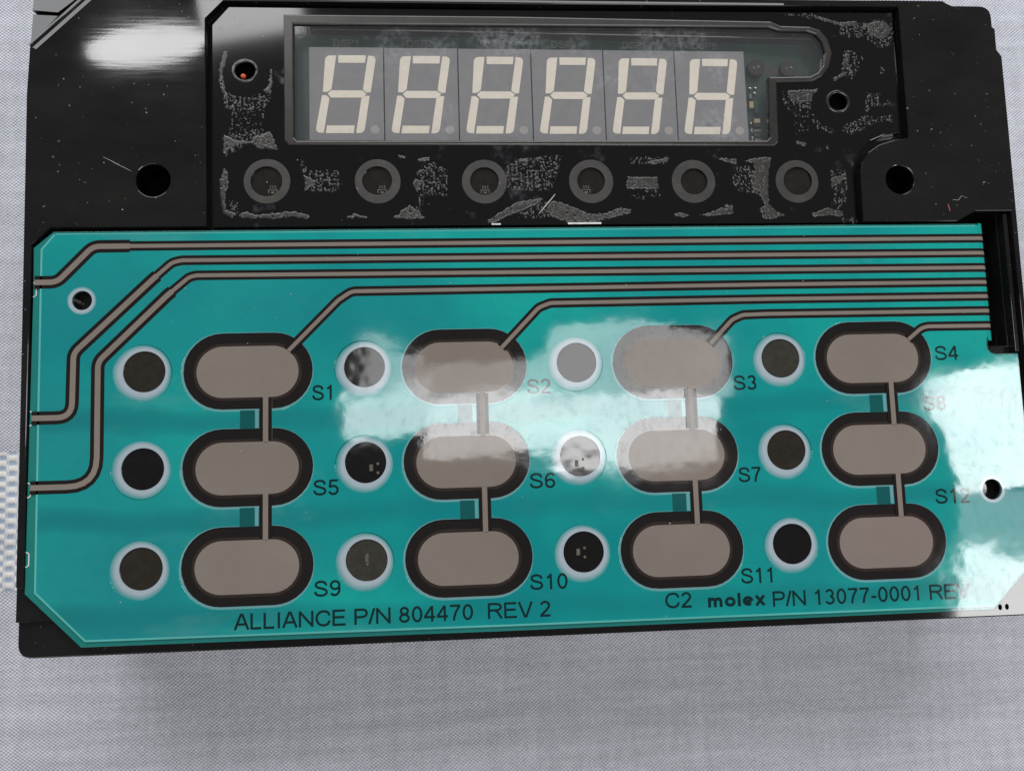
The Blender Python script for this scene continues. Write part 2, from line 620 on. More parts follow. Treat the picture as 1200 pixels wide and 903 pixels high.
# plain grotesque capitals and figures drawn as pen strokes; capital height 1, (advance, strokes)
GLYPH = {
    ' ': (0.39, []),
    '0': (0.777, [arc(.388, .5, .255, .437, 0, 360, 36)]),
    '1': (0.777, [[(.44, 0), (.44, 1)], [(.44, .93), (.34, .82), (.19, .745)]]),
    '2': (0.777, [arc(.375, .70, .245, .235, 168, -30) + [(.40, .36), (.17, .15), (.10, .04)], [(.06, .064), (.70, .064)]]),
    '3': (0.777, [arc(.375, .72, .215, .215, 160, -85), arc(.375, .287, .255, .223, 85, -162)]),
    '4': (0.777, [[(.53, 0), (.53, .985)], [(.50, .94), (.085, .31)], [(.04, .29), (.72, .29)]]),
    '5': (0.777, [[(.66, .935), (.19, .935)], [(.215, .97), (.14, .50)], arc(.37, .325, .27, .26, 142, -160)]),
    '6': (0.777, [arc(.395, .31, .25, .245, 0, 360, 30), arc(.425, .545, .285, .39, 42, 196)]),
    '7': (0.777, [[(.07, .935), (.70, .935)], spline([(.67, .91), (.48, .62), (.36, .32), (.30, 0)])]),
    '8': (0.777, [arc(.388, .735, .21, .20, 0, 360, 28), arc(.388, .288, .255, .223, 0, 360, 30)]),
    '9': (0.777, [arc(.38, .69, .25, .245, 0, 360, 30), arc(.35, .455, .285, .39, 16, -138)]),
    'S': (0.93, [spline([(.79, .69), (.71, .86), (.47, .935), (.24, .87), (.165, .73), (.25, .60), (.48, .52), (.72, .43), (.81, .275), (.72, .125), (.48, .065), (.22, .13), (.115, .32)])]),
    'A': (0.93, [[(.065, 0), (.445, 1)], [(.485, 1), (.865, 0)], [(.20, .34), (.73, .34)]]),
    'L': (0.777, [[(.13, 0), (.13, 1)], [(.14, .064), (.71, .064)]]),
    'I': (0.388, [[(.194, 0), (.194, 1)]]),
    'N': (1.008, [[(.135, 0), (.135, 1)], [(.875, 0), (.875, 1)], [(.15, .93), (.86, .07)]]),
    'C': (1.008, [spline([(.895, .67), (.80, .86), (.54, .935), (.25, .82), (.125, .50), (.25, .18), (.54, .065), (.80, .15), (.91, .35)])]),
    'E': (0.93, [[(.14, 0), (.14, 1)], [(.15, .935), (.83, .935)], [(.15, .53), (.79, .53)], [(.15, .064), (.86, .064)]]),
    'P': (0.93, [[(.14, 0), (.14, 1)], [(.15, .935), (.50, .935)] + spline([(.55, .935), (.74, .88), (.82, .71), (.74, .54), (.55, .475)]) + [(.15, .475)]]),
    'R': (1.008, [[(.14, 0), (.14, 1)], [(.15, .935), (.55, .935)] + spline([(.60, .935), (.80, .88), (.87, .735), (.80, .59), (.60, .53)]) + [(.15, .53)], spline([(.50, .51), (.66, .42), (.92, 0)])]),
    'V': (0.93, [[(.065, 1), (.445, 0)], [(.485, 0), (.865, 1)]]),
    'D': (1.008, [[(.14, 0), (.14, 1)], [(.15, .935), (.46, .935)] + spline([(.50, .935), (.78, .82), (.88, .5), (.78, .18), (.50, .065)]) + [(.15, .065)]]),
    '/': (0.388, [[(.04, 0), (.35, 1)]]),
    '-': (0.465, [[(.06, .36), (.41, .36)]]),
    'm': (1.13, [[(.16, 0), (.16, .74)], spline([(.18, .50), (.27, .60), (.38, .62), (.50, .57), (.54, .42)]) + [(.54, 0)], spline([(.56, .50), (.66, .60), (.78, .62), (.89, .57), (.93, .42)]) + [(.93, 0)]]),
    'o': (0.86, [arc(.43, .37, .265, .255, 0, 360, 30)]),
    'l': (0.36, [[(.18, 0), (.18, 1)]]),
    'e': (0.84, [arc(.42, .37, .265, .255, 0, 315, 30), [(.20, .36), (.66, .36)]]),
    'x': (0.80, [[(.13, 0), (.67, .74)], [(.13, .74), (.67, 0)]]),
}


def text_width(body):
    return sum(GLYPH[c][0] for c in body) - 0.13


def lettering(name, body, x, y, w, h, z, mat, parent, ref=None, pen=0.150):
    """print body with its left baseline at x, y so that ref (or body) is w wide and capitals are h tall"""
    sx = w / text_width(ref or body)
    parts = []
    px, k = -0.06, 0
    for c in body:
        adv, strokes = GLYPH[c]
        for s in strokes:
            loop = [(x + (px + q[0]) * sx, y + q[1] * h) for q in s]
            k += 1
            parts.append(strip_mesh(loop, pen * h, z - 0.02, z + 0.0012 * (k % 4)))
        px += adv
    me = join_meshes(parts)
    bm = bmesh.new()
    bm.from_mesh(me)
    bmesh.ops.recalc_face_normals(bm, faces=bm.faces)
    bm.to_mesh(me)
    bm.free()
    to_metres(me)
    return link(name, me, mat, parent)


def lump(name, x, y, z, rx, ry, rz, mat, parent, seed=0, rough=0.25):
    bm = bmesh.new()
    bmesh.ops.create_icosphere(bm, subdivisions=2, radius=1.0)
    for v in bm.verts:
        k = 1 + rough * noise.noise(v.co * 1.7 + Vector((seed * 3.1, 0, 0)))
        v.co = Vector((v.co.x * rx * k + x, v.co.y * ry * k + y, v.co.z * rz * k + z))
    me = bpy.data.meshes.new(name)
    bm.to_mesh(me)
    bm.free()
    to_metres(me)
    return link(name, me, mat, parent, smooth=True)


def tag(o, label=None, category=None, group=None, kind=None):
    for k, v in (('label', label), ('category', category), ('group', group), ('kind', kind)):
        if v:
            o[k] = v
    return o


rng = random.Random(7)

# ------------------------------------------------------------------ tablecloth
g = 90
bm = bmesh.new()
S = 0.30
grid = {}
for i in range(g + 1):
    for j in range(g + 1):
        x, y = -S + 2 * S * i / g, -S + 2 * S * j / g
        d = max(abs(x + 0.008) - 0.095, abs(y - 0.012) - 0.058, 0.0)
        z = 0.0011 * min(1.0, d / 0.03) * noise.noise(Vector((x * 16, y * 16, 0.3)))
        grid[i, j] = bm.verts.new((x, y, min(z, 0.0012) - 0.00005))
for i in range(g):
    for j in range(g):
        f = bm.faces.new((grid[i, j], grid[i + 1, j], grid[i + 1, j + 1], grid[i, j + 1]))
        f.smooth = True
rim = [grid[i, 0] for i in range(g + 1)] + [grid[g, j] for j in range(1, g + 1)] + \
      [grid[i, g] for i in range(g - 1, -1, -1)] + [grid[0, j] for j in range(g - 1, 0, -1)]
low = [bm.verts.new((v.co.x, v.co.y, -0.0025)) for v in rim]
for k in range(len(rim)):
    bm.faces.new((rim[k], low[k], low[(k + 1) % len(rim)], rim[(k + 1) % len(rim)]))
bm.faces.new(list(reversed(low)))
me = bpy.data.meshes.new('tablecloth')
bm.to_mesh(me)
bm.free()
tag(link('tablecloth', me, M['cloth']), 'pale blue grey woven tablecloth lying under the black control panel', 'tablecloth')

# ------------------------------------------------------------------ control panel
panel = bpy.data.objects.new('control_panel', None)
panel.empty_display_size = 0.02
col.objects.link(panel)
tag(panel, 'black appliance control panel with teal membrane keypad and six digit display on tablecloth', 'control panel')

# housing: one moulding, built of its levels
UP = [(-94.4, 58.7), (-85.05, 68.1), (-11.84, 68.4), (68.5, 68.5), (69.16, 68.0), (73.6, 66.2), (78.2, 63.1), (78.15, 59.07),
      (79.03, 57.74), (79.04, 44.06), (78.95, 20.1), (78.9, 2.3), (78.6, -38.2), (77.9, -38.3), (78.0, 2.34), (78.01, 28.29), (71.17, 28.28),
      (67.61, 26.45), (50.02, 26.55), (50.15, 35.57), (50.68, 37.6), (51.9, 39.4), (53.97, 40.8), (57.0, 41.75), (59.75, 42.05),
      (59.85, 67.23), (-11.89, 66.95), (-62.17, 67.0), (-65.3, 63.6), (-64.8, 26.7), (-90.2, 26.7), (-93.15, 23.9),
      (-93.1, 15.5), (-92.95, -9.0), (-92.8, -32.1), (-93.9, -31.9), (-94.05, -8.96), (-94.45, 27.8), (-94.7, 50.0)]
holes = [circle(-73.7, 34.78, 2.85), circle(57.46, 34.26, 2.65)]
flange = fillet([(-94.7, 69.0), (-94.7, 64.9), (-94.55, -43.45), (79.3, -43.85), (79.5, 69.0)], 2.4, closed=True, n=6)
lower = fillet([(-94.0, 68.6), (-94.0, -43.2), (78.9, -43.5), (78.9, 68.6)], 2.4, closed=True, n=6)
slot = [(58.0, 28.9), (58.0, 4.0), (76.6, 4.0), (76.6, 28.9)]
parts = [
    curve_mesh([UP] + holes, -8.0, 0.25, 0.16),
    curve_mesh([flange, slot] + holes + [[(-50.6, 63.2), (-50.4, 41.6), (35.0, 41.6), (45.9, 54.0), (45.9, 62.0)]], -5.0, -2.0, 0.25),
    curve_mesh([lower], -H + 0.2, -8.5, 0.4),
    # left end wall seen below the upper level at the near corner
    curve_mesh([[(-94.62, -31.6), (-94.62, -37.6), (-88.0, -37.6), (-88.0, -31.6)]], -6.0, -1.3, 0.15),
    # bed under the keypad
    curve_mesh([[(-92.3, 22.9), (-89.6, 25.6), (65.4, 25.6), (65.4, 1.9), (76.7, 1.9), (76.8, -33.2), (68.2, -41.6), (-83.7, -41.2), (-92.2, -32.8)],
                circle(-84.93, 14.36, 1.7), circle(69.87, -21.64, 1.95)], -4.8, -0.62, 0.1),
    # inner wall of the slot
    curve_mesh([[(76.75, 27.9), (76.75, 2.6), (77.55, 2.6), (77.55, 27.9)]], -7.5, -0.35, 0.12),
]
me = join_meshes(parts)
to_metres(me)
housing = link('housing', me, M['housing'], panel)


def slope(name, top, depth, mat, parent):
    """wedge under a tilted top face; top is a loop of x, y, z"""
    n = len(top)
    verts = list(top) + [(x, y, -depth) for x, y, z in top]
    faces = [tuple(range(n)), tuple(range(2 * n - 1, n - 1, -1))] + [(k, n + k, n + (k + 1) % n, (k + 1) % n) for k in range(n)]
    me = bpy.data.meshes.new(name)
    me.from_pydata(verts, [], faces)
    bm = bmesh.new()
    bm.from_mesh(me)
    bmesh.ops.recalc_face_normals(bm, faces=bm.faces)
    bm.to_mesh(me)
    bm.free()
    to_metres(me)
    return link(name, me, mat, parent)


# edges tilted to mirror the window light: along the cut corner, along the back rim, and the two small back ledges
slope('corner_slope', [(-94.75, 58.75, 0.10), (-93.3, 57.75, 0.36), (-83.6, 67.5, 0.36), (-85.0, 68.7, 0.10)], 3.0, M['housing'], housing)
slope('rim_slope', [(-60.0, 67.15, 0.34), (38.0, 67.2, 0.34), (38.0, 68.55, 0.06), (-60.0, 68.55, 0.06)], 3.0, M['housing'], housing)
slope('corner_ledge', [(-94.6, 65.3, -0.55), (-90.3, 64.9, -0.45), (-86.3, 68.9, -1.05), (-94.6, 68.9, -1.15)], 4.0, M['housing'], housing)
slope('corner_ledge', [(-94.8, 59.3, -0.75), (-91.6, 62.6, -0.6), (-90.5, 64.6, -0.95), (-94.8, 64.9, -1.15)], 4.0, M['housing'], housing)
for x, y in ((-73.7, 34.78), (57.46, 34.26)):
    r = 2.85 if x < 0 else 2.65
    plate('hole_shade_liner', [circle(x, y, r + 0.2, 40), circle(x, y, r - 0.08, 40)], -6.0, -0.02, M['void'], housing)  # black liner added to paint the shade down the hole
    plate('hole_shade_disc', [circle(x, y, 3.3, 24)], -5.2, -4.8, M['void'], housing)
for x, y in ((70.78, -42.22), (72.04, -42.2)):
    plate('moulded_mark', [circle(x, y, 0.36, 14, 0.52)], -2.05, -1.985, M['void'], housing)
lump('catch_bump', 78.6, 16.5, -0.1, 0.35, 0.9, 0.3, M['housing'], housing, 5)

# ------------------------------------------------------------------ display
lens_out = [(-64.0, 26.75), (-64.45, 62.9), (-61.6, 66.3), (-11.87, 66.2), (59.05, 66.5), (58.45, 43.3), (55.6, 42.98), (52.91, 41.85),
            (50.66, 39.76), (49.5, 37.52), (49.05, 35.45), (49.05, 26.6)]
win_in = fillet([(-50.4, 63.1), (-50.2, 41.95), (34.1, 41.9), (34.6, 53.85), (45.6, 53.7), (45.5, 62.6), (37.0, 62.65), (35.1, 63.25)], 0.7, True)
win_in = [(-50.4, 63.1), (-50.3, 42.5), (-49.8, 41.95), (33.4, 41.9), (34.05, 42.5), (34.6, 53.85), (42.2, 54.0), (43.8, 54.8), (44.9, 56.2), (45.45, 58.4),
          (45.0, 60.6), (43.9, 62.0), (42.2, 62.6), (37.0, 62.65), (35.1, 63.3)]
win_out = [(-52.15, 64.9), (-52.05, 41.8), (-51.4, 41.2), (34.9, 40.8), (35.65, 41.5), (36.0, 52.75), (42.7, 52.95), (44.6, 53.9), (46.1, 55.8), (46.85, 58.4),
           (46.2, 61.2), (44.9, 62.9), (42.9, 63.55), (37.5, 63.65), (35.6, 64.5), (-11.9, 64.95)]
LED_X = [-54.97, -36.15, -17.65, 1.2, 19.64, 38.63]
LED_Y = [34.73, 34.64, 34.5, 34.45, 34.36, 34.27]
small_holes = [(-58.77, 54.59), (47.34, 49.3)]
lens = plate('display_lens', [lens_out, win_in] + [circle(x, y, 1.95, 24) for x, y in small_holes] +
             [circle(x, y, 2.75, 32) for x, y in zip(LED_X, LED_Y)], -1.9, -0.5, M['lens'], panel, 0.12)
plate('window_frame', [win_out, win_in], -0.95, -0.25, M['frame'], lens, 0.30)
pane_out = [(x * 0.9985, y + (0.06 if y < 50 else -0.06)) for x, y in win_in]
plate('window_pane', [pane_out], -1.3, -0.75, M['pane'], lens)
for x, y in small_holes:
    plate('screw_hole_rim', [circle(x, y, 2.3, 28, 2.15), circle(x + 0.05, y - 0.05, 1.75, 28, 1.65)], -0.95, -0.38, M['hole_rim'], lens, 0.14)
    plate('hole_shade_disc', [circle(x, y, 2.2, 20)], -2.1, -1.92, M['void'], lens)  # black disc added as the shade at the bottom
lump('orange_wire_end', -59.30, 54.05, -1.5, 0.5, 0.48, 0.45, M['orange'], panel, 2, 0.15)
for k, (x, y) in enumerate(zip(LED_X, LED_Y)):
    r_in = [2.65, 2.55, 2.5, 2.45, 2.4, 2.6][k]
    ox, oy = [(-0.1, 0.0), (-0.1, 0.15), (0, 0.1), (0, 0.1), (0.1, 0.0), (0.15, 0.1)][k]
    ring = plate('indicator_ring', [circle(x, y, 3.95, 48), circle(x + ox, y + oy, r_in, 40)], -0.62, -0.43, M['ringgrey'], panel, 0.06)
    plate('indicator_window', [circle(x, y, 2.9, 32)], -1.2, -0.85, M['smoke_window'], ring)
    if k < 4:
        cx, cy = x + [0.9, 0.7, 0.1, -0.9][k], y - 1.5
        for q in range(3):
            box('led_mark', cx - 0.5 + q * 0.42, cx - 0.28 + q * 0.42, cy + 0.35, cy + 0.9, -0.86, -0.80, M['dim_mark'], ring)
        strip('led_bracket', [(cx - 0.7, cy - 0.5), (cx - 0.7, cy + 0.1), (cx + 0.7, cy + 0.1), (cx + 0.7, cy - 0.5)], 0.24, -0.86, -0.79, M['dim_mark'], ring)
        box('led_chip', cx - 0.3, cx + 0.3, cy - 0.55, cy - 0.2, -0.86, -0.76, M['dim_led'], ring, 0.05)

# circuit board under the window
board = box('circuit_board', -51.5, 46.8, 40.6, 64.5, -4.6, -3.9, M['board'], panel, 0.05)
DX0, DP, DW = -48.1, 13.20, 13.02
for k in range(6):
    lettering('board_print', 'DSP%d' % (k + 1), DX0 + k * DP + 4.0, 61.05, 4.6, 1.3, -3.88, M['silk'], board)
SEG = {
    'a': [(220, 95), (356, 95), (351, 132), (220, 132)],
    'f': [(160, 110), (172, 97), (184, 95), (214, 95), (190, 258), (172, 272), (148, 272)],
    'b': [(363, 95), (386, 96), (397, 103), (400, 116), (374, 274), (352, 274), (336, 260)],
    'g': [(168, 279), (185, 262), (337, 262), (357, 278), (340, 297), (185, 297)],
    'e': [(145, 283), (165, 283), (181, 297), (152, 464), (130, 463), (118, 456), (115, 444)],
    'c': [(330, 297), (350, 285), (370, 285), (345, 444), (338, 458), (324, 465), (302, 465)],
    'd': [(165, 427), (299, 427), (294, 464), (159, 464)],
}
DIG_Y0, DIG_Y1, DIG_Z = 42.75, 59.95, -2.2
for k in range(6):
    x0 = DX0 + k * DP
    dy = -0.05 * k
    d = box('digit_display', x0, x0 + DW, DIG_Y0 + dy, DIG_Y1 + dy, -3.85, DIG_Z, M['digit_face'], panel, 0.06)
    sx, sy = DW / 350.0, (DIG_Y1 - DIG_Y0) / 440.0
    for nm, pts in SEG.items():
        loop = [(x0 + (px - 85) * sx, DIG_Y1 + dy - (py - 57) * sy) for px, py in pts]
        mx, my = sum(q[0] for q in loop) / len(loop), sum(q[1] for q in loop) / len(loop)
        loop = [(mx + (q[0] - mx) * 0.965, my + (q[1] - my) * 0.975) for q in loop]
        plate('segment', [loop], DIG_Z - 0.05, DIG_Z + 0.03, M['segment'], d)
    plate('decimal_point', [circle(x0 + (392 - 85) * sx, DIG_Y1 + dy - (447 - 57) * sy, 0.80, 24)], DIG_Z - 0.05, DIG_Z + 0.03, M['dot'], d)
# parts on the strip of board beside the last digit
for x, y, w, h, m in ((32.2, 51.6, 0.6, 0.9, 'silk'), (32.3, 50.0, 0.8, 1.3, 'tan'), (33.2, 49.4, 0.9, 2.2, 'board'), (33.2, 46.9, 1.1, 0.8, 'tan'),
                      (33.1, 46.0, 1.4, 0.8, 'chip'), (33.1, 45.0, 1.4, 0.5, 'silk'), (33.1, 44.2, 1.4, 0.8, 'chip'), (33.1, 43.3, 1.2, 0.5, 'silk'),
                      (32.0, 46.5, 0.3, 0.4, 'solder'), (32.0, 45.0, 0.3, 0.6, 'solder'), (32.1, 43.5, 0.4, 0.7, 'solder'), (32.2, 53.2, 0.5, 0.25, 'solder'),
                      (33.2, 53.2, 0.5, 0.25, 'solder'), (32.9, 52.2, 0.5, 0.3, 'solder')):
    box('board_component', x - w / 2, x + w / 2, y - h / 2, y + h / 2, -3.95, -3.3 + rng.random() * 0.2, M[m], board, 0.08)
for x, y in ((33.4, 56.9), (39.6, 56.8)):
    can = plate('transistor_can', [circle(x, y, 1.6, 28)], -3.95, -2.7, M['chip'], board, 0.1)
    lump('solder_dot', x - 0.5, y - 0.1, -2.70, 0.25, 0.25, 0.08, M['silk'], can, 1)
    lump('solder_dot', x + 0.4, y + 0.1, -2.70, 0.34, 0.28, 0.08, M['silk'], can, 2)
strip('board_trace', [(33.8, 56.8), (39.2, 56.7)], 1.5, -3.95, -3.85, M['ringgrey'], board)

# ------------------------------------------------------------------ dried glue left on the lens
RESIDUE = [
 ('s', [(-62.35,58.15),(-61.67,58.15),(-62.0,55.98),(-62.63,54.53),(-62.14,50.94),(-61.32,49.87),(-62.13,49.44),(-63.09,52.37),(-63.1,54.89),(-62.58,57.06)]),
 ('g', [(-62.47,50.94),(-60.79,50.05),(-58.77,49.7),(-56.75,50.06),(-54.72,51.33),(-54.22,50.97),(-54.55,49.17),(-55.73,47.37),(-59.77,47.01),(-62.28,47.9)]),
 ('s', [(-54.52,54.94),(-54.45,53.49),(-54.86,51.69),(-55.54,50.96),(-54.55,50.43),(-54.05,52.41),(-54.18,54.94)]),
 ('t', [(-60.94,47.37),(-55.23,47.38),(-55.73,42.74),(-61.42,42.39)]),
 ('s', [(-62.26,43.1),(-61.59,42.74),(-60.41,42.03),(-57.57,41.85),(-57.07,42.74),(-54.55,43.63),(-53.71,42.03),(-53.2,40.43),(-56.56,40.61),(-57.74,41.5),(-59.74,41.32),(-61.41,40.62),(-61.9,38.86),(-62.34,40.27)]),
 ('g', [(-61.42,43.27),(-56.06,43.98),(-57.07,42.38),(-61.07,39.56)]),
 ('s', [(-62.22,37.1),(-61.55,36.39),(-61.44,33.94),(-62.02,32.55),(-61.84,29.76),(-60.02,28.98),(-60.68,28.29),(-62.33,29.14),(-62.61,31.16),(-62.96,34.65)]),
 ('s', [(-59.52,28.87),(-58.36,29.45),(-57.03,28.82),(-54.04,29.07),(-50.37,29.46),(-47.76,28.6),(-48.37,27.98),(-50.71,28.56),(-53.71,28.13),(-56.04,28.25),(-59.35,28.31)]),
 ('g', [(-49.5,38.65),(-48.66,38.11),(-47.99,36.69),(-42.92,36.67),(-42.27,34.19),(-43.29,32.79),(-48.35,32.89),(-48.74,35.28)]),
 ('s', [(-48.5,35.63),(-46.82,34.92),(-47.5,33.87),(-48.68,32.99)]),
 ('g', [(-61.36,31.5),(-59.86,31.31),(-59.69,29.05),(-61.18,29.23)]),
 ('s', [(-41.44,28.31),(-40.28,29.0),(-39.27,28.67),(-37.92,28.38),(-38.2,28.0),(-39.95,28.4),(-41.31,27.99)]),
 ('s', [(-29.24,38.73),(-27.01,39.03),(-27.15,38.34),(-29.12,38.24)]),
 ('g', [(-29.52,36.55),(-26.66,38.08),(-23.97,36.53),(-24.31,31.93),(-29.24,31.96)]),
 ('s', [(-29.55,35.27),(-28.58,34.25),(-29.47,32.72),(-30.13,34.0)]),
 ('s', [(-33.82,28.19),(-32.84,28.81),(-30.73,30.39),(-29.65,29.42),(-28.8,28.78),(-28.13,28.02),(-30.78,27.86)]),
 ('g', [(-29.49,31.45),(-28.25,31.95),(-28.56,28.91),(-29.66,28.92)]),
 ('s', [(-32.55,39.3),(-31.33,39.17),(-31.46,38.81),(-32.51,38.92)]),
 ('s', [(-11.7,38.42),(-9.8,38.8),(-9.94,38.23),(-11.45,38.14)]),
 ('g', [(-13.97,37.78),(-9.67,38.8),(-3.85,39.31),(-4.74,35.68),(-5.85,32.84),(-13.62,32.89)]),
 ('s', [(-17.24,27.6),(-16.74,27.9),(-11.88,30.82),(-7.35,31.43),(-8.74,30.29),(-11.18,29.23),(-13.75,28.33),(-15.87,27.13),(-17.21,27.06)]),
 ('g', [(-11.78,29.08),(-6.91,31.05),(-6.27,27.96),(-12.27,27.86)]),
 ('s', [(-6.84,29.51),(-6.04,30.78),(-5.41,31.04),(-1.93,29.73),(0.55,28.55),(2.07,28.54),(3.59,28.66),(6.17,29.67),(8.32,29.26),(8.17,28.75),(6.62,28.37),(4.06,27.75),(2.01,27.13),(-3.53,27.17),(-4.52,27.57),(-6.26,28.22)]),
 ('s', [(7.69,35.23),(13.2,35.21),(13.23,33.12),(7.47,33.02)]),
 ('t', [(7.72,33.02),(13.61,32.99),(13.38,30.91),(8.79,31.2)]),
 ('g', [(7.93,37.71),(8.63,38.89),(11.71,39.01),(15.57,38.87),(14.23,37.69),(11.39,37.57)]),
 ('s', [(11.15,37.96),(13.23,38.35),(15.44,38.74),(15.02,38.08),(12.93,37.64)]),
 ('s', [(23.49,39.04),(24.91,38.66),(27.76,38.45),(27.71,37.49),(25.45,38.11)]),
 ('s', [(29.04,38.16),(31.23,38.59),(33.56,38.87),(34.27,38.72),(33.57,36.83),(33.19,33.06),(33.29,30.18),(34.5,28.73),(36.18,28.14),(34.57,27.72),(33.4,27.3),(31.98,27.6),(31.52,29.33),(32.41,29.89),(31.93,31.34),(30.6,33.08),(30.12,34.53),(31.1,36.55),(30.6,37.72)]),
 ('g', [(27.11,37.15),(30.85,37.13),(30.42,34.81),(31.39,31.92),(27.99,32.52),(26.64,33.97)]),
 ('s', [(20.33,28.26),(22.33,28.53),(25.55,30.09),(26.55,29.94),(26.46,28.5),(22.59,27.96)]),
 ('s', [(15.83,28.64),(17.52,28.63),(18.63,28.14),(17.48,27.8),(15.8,28.1)]),
 ('g', [(44.88,34.46),(45.03,36.5),(47.66,36.49),(48.09,34.44),(47.5,30.37),(45.94,28.93),(44.55,29.81),(45.61,32.41)]),
 ('s', [(45.05,34.75),(47.61,35.76),(47.85,35.03),(45.69,33.58),(45.07,33.0)]),
 ('s', [(40.96,28.3),(43.93,29.29),(46.79,28.63),(46.71,27.62),(44.42,28.02),(41.5,27.75)]),
 ('g', [(46.42,27.62),(49.31,27.31),(49.25,26.41),(46.63,26.44)]),
 ('g', [(44.05,41.19),(45.05,40.9),(45.0,40.16),(44.14,40.46)]),
 ('s', [(38.99,41.99),(41.07,41.2),(40.37,40.85),(39.04,41.44)]),
 ('s', [(54.15,64.21),(55.95,64.9),(57.67,64.54),(58.49,63.21),(57.89,61.88),(56.26,61.43),(54.85,62.0),(53.93,63.17)]),
 ('g', [(52.44,64.63),(55.98,65.26),(58.69,64.55),(59.03,62.63),(57.87,59.82),(56.1,59.43),(54.75,60.68),(52.25,62.13)]),
 ('s', [(43.87,65.93),(45.85,65.36),(48.67,64.53),(52.16,64.72),(52.39,63.89),(48.63,63.95),(46.66,64.63),(44.12,65.37)]),
 ('g', [(48.64,64.0),(53.56,64.05),(52.8,61.69),(48.74,61.51)]),
 ('g', [(37.58,66.24),(43.89,66.13),(43.25,65.18),(41.84,65.58),(37.83,65.71)]),
 ('s', [(49.52,58.44),(50.39,58.45),(49.97,56.69),(49.11,55.52),(48.98,56.98)]),
 ('s', [(46.74,53.77),(48.53,54.71),(48.78,54.21),(46.98,53.13)]),
 ('g', [(49.13,59.02),(50.86,59.04),(52.77,57.59),(51.42,54.95),(50.45,53.5),(48.2,54.07)]),
 ('s', [(38.02,51.28),(44.16,51.65),(42.82,50.86),(42.43,49.28),(38.47,49.41)]),
 ('g', [(37.04,51.42),(38.77,49.7),(42.4,48.85),(42.18,47.7),(38.6,47.12),(37.28,48.55)]),
 ('t', [(38.62,47.41),(42.06,47.99),(41.46,43.41),(38.89,43.13)]),
 ('g', [(41.83,46.84),(42.69,46.84),(43.83,44.98),(46.32,43.98),(45.69,43.12),(43.18,43.84)]),
 ('g', [(47.76,44.27),(48.68,45.13),(51.03,45.99),(52.23,46.71),(53.92,46.28),(57.7,46.86),(57.73,45.48),(53.84,45.27),(52.03,44.12),(49.37,42.98),(47.86,43.64)]),
 ('g', [(52.99,51.04),(55.43,50.91),(55.87,49.17),(57.41,49.75),(57.11,48.45),(53.77,48.15),(52.25,47.0)]),
 ('g', [(55.83,56.0),(56.83,55.86),(57.02,54.63),(55.87,54.63)]),
 ('g', [(38.82,41.99),(41.05,41.56),(40.45,41.05),(38.9,41.14)]),
]
CELL = 0.11


def residue(kind, poly, seed):
    P = np.array(poly)
    lo, hi = P.min(0) - 0.5, P.max(0) + 0.5
    nx, ny = int((hi[0] - lo[0]) / CELL) + 1, int((hi[1] - lo[1]) / CELL) + 1
    xs = lo[0] + np.arange(nx) * CELL
    ys = lo[1] + np.arange(ny) * CELL
    keep = np.zeros((nx, ny), bool)
    off = Vector((seed * 7.3, seed * 1.9, 0))
    for i, x in enumerate(xs):
        for j, y in enumerate(ys):
            wx = x + 0.22 * noise.noise(Vector((x * 1.6, y * 1.6, 3.0)) + off)
            wy = y + 0.22 * noise.noise(Vector((x * 1.6, y * 1.6, 9.0)) + off)
            ins = False
            k = len(poly) - 1
            for m in range(len(poly)):
                (xa, ya), (xb, yb) = poly[m], poly[k]
                if (ya > wy) != (yb > wy) and wx < (xb - xa) * (wy - ya) / (yb - ya) + xa:
                    ins = not ins
                k = m
            if not ins:
                continue
            n1 = noise.noise(Vector((x * 1.1, y * 1.1, 1.0)) + off)
            n2 = noise.noise(Vector((x * 2.7, y * 2.7, 5.0)) + off) + 0.35 * noise.noise(Vector((x * 6.0, y * 6.0, 8.0)) + off)
            if kind == 's':
                keep[i, j] = n2 + 0.5 * n1 > -0.52
            elif kind == 'g':
                keep[i, j] = n2 + 0.45 * n1 > 0.13
            else:
                keep[i, j] = n2 + 0.35 * n1 > 0.36
    if not keep.any():
        return None
    verts, faces, idx = [], [], {}

    def vert(i, j):
        if (i, j) not in idx:
            full = 0 < i < nx and 0 < j < ny and keep[i - 1, j - 1] and keep[i, j - 1] and keep[i - 1, j] and keep[i, j]
            x, y = lo[0] + (i - 0.5) * CELL, lo[1] + (j - 0.5) * CELL
            jx = 0.05 * noise.noise(Vector((x * 9, y * 9, 2)) + off)
            jy = 0.05 * noise.noise(Vector((x * 9, y * 9, 7)) + off)
            z = -0.495
            if full:
                hgt = 0.05 if kind == 's' else 0.09
                z += hgt + (0.03 if kind == 's' else 0.08) * noise.noise(Vector((x * 4, y * 4, 4)) + off)
            idx[i, j] = len(verts)
            verts.append((x + jx, y + jy, z))
        return idx[i, j]
    for i in range(nx):
        for j in range(ny):
            if keep[i, j]:
                faces.append((vert(i, j), vert(i + 1, j), vert(i + 1, j + 1), vert(i, j + 1)))
    me = bpy.data.meshes.new('glue_residue')
    me.from_pydata(verts, [], faces)
    me.update()
    to_metres(me)
    return link('glue_residue', me, M['residue'], lens, smooth=True)


for i, (k, poly) in enumerate(RESIDUE):
    residue(k, poly, i)
# bare clear edge where the coating chipped off, its glint painted pale
box('chipped_edge', 3.4 - 6.6, 3.4 - 0.7, 26.72, 27.05, -0.56, -0.40, M['edge_white'], lens, 0.04)
box('chipped_edge', -16.6, -15.0, 26.72, 27.0, -0.56, -0.40, M['edge_white'], lens, 0.04)

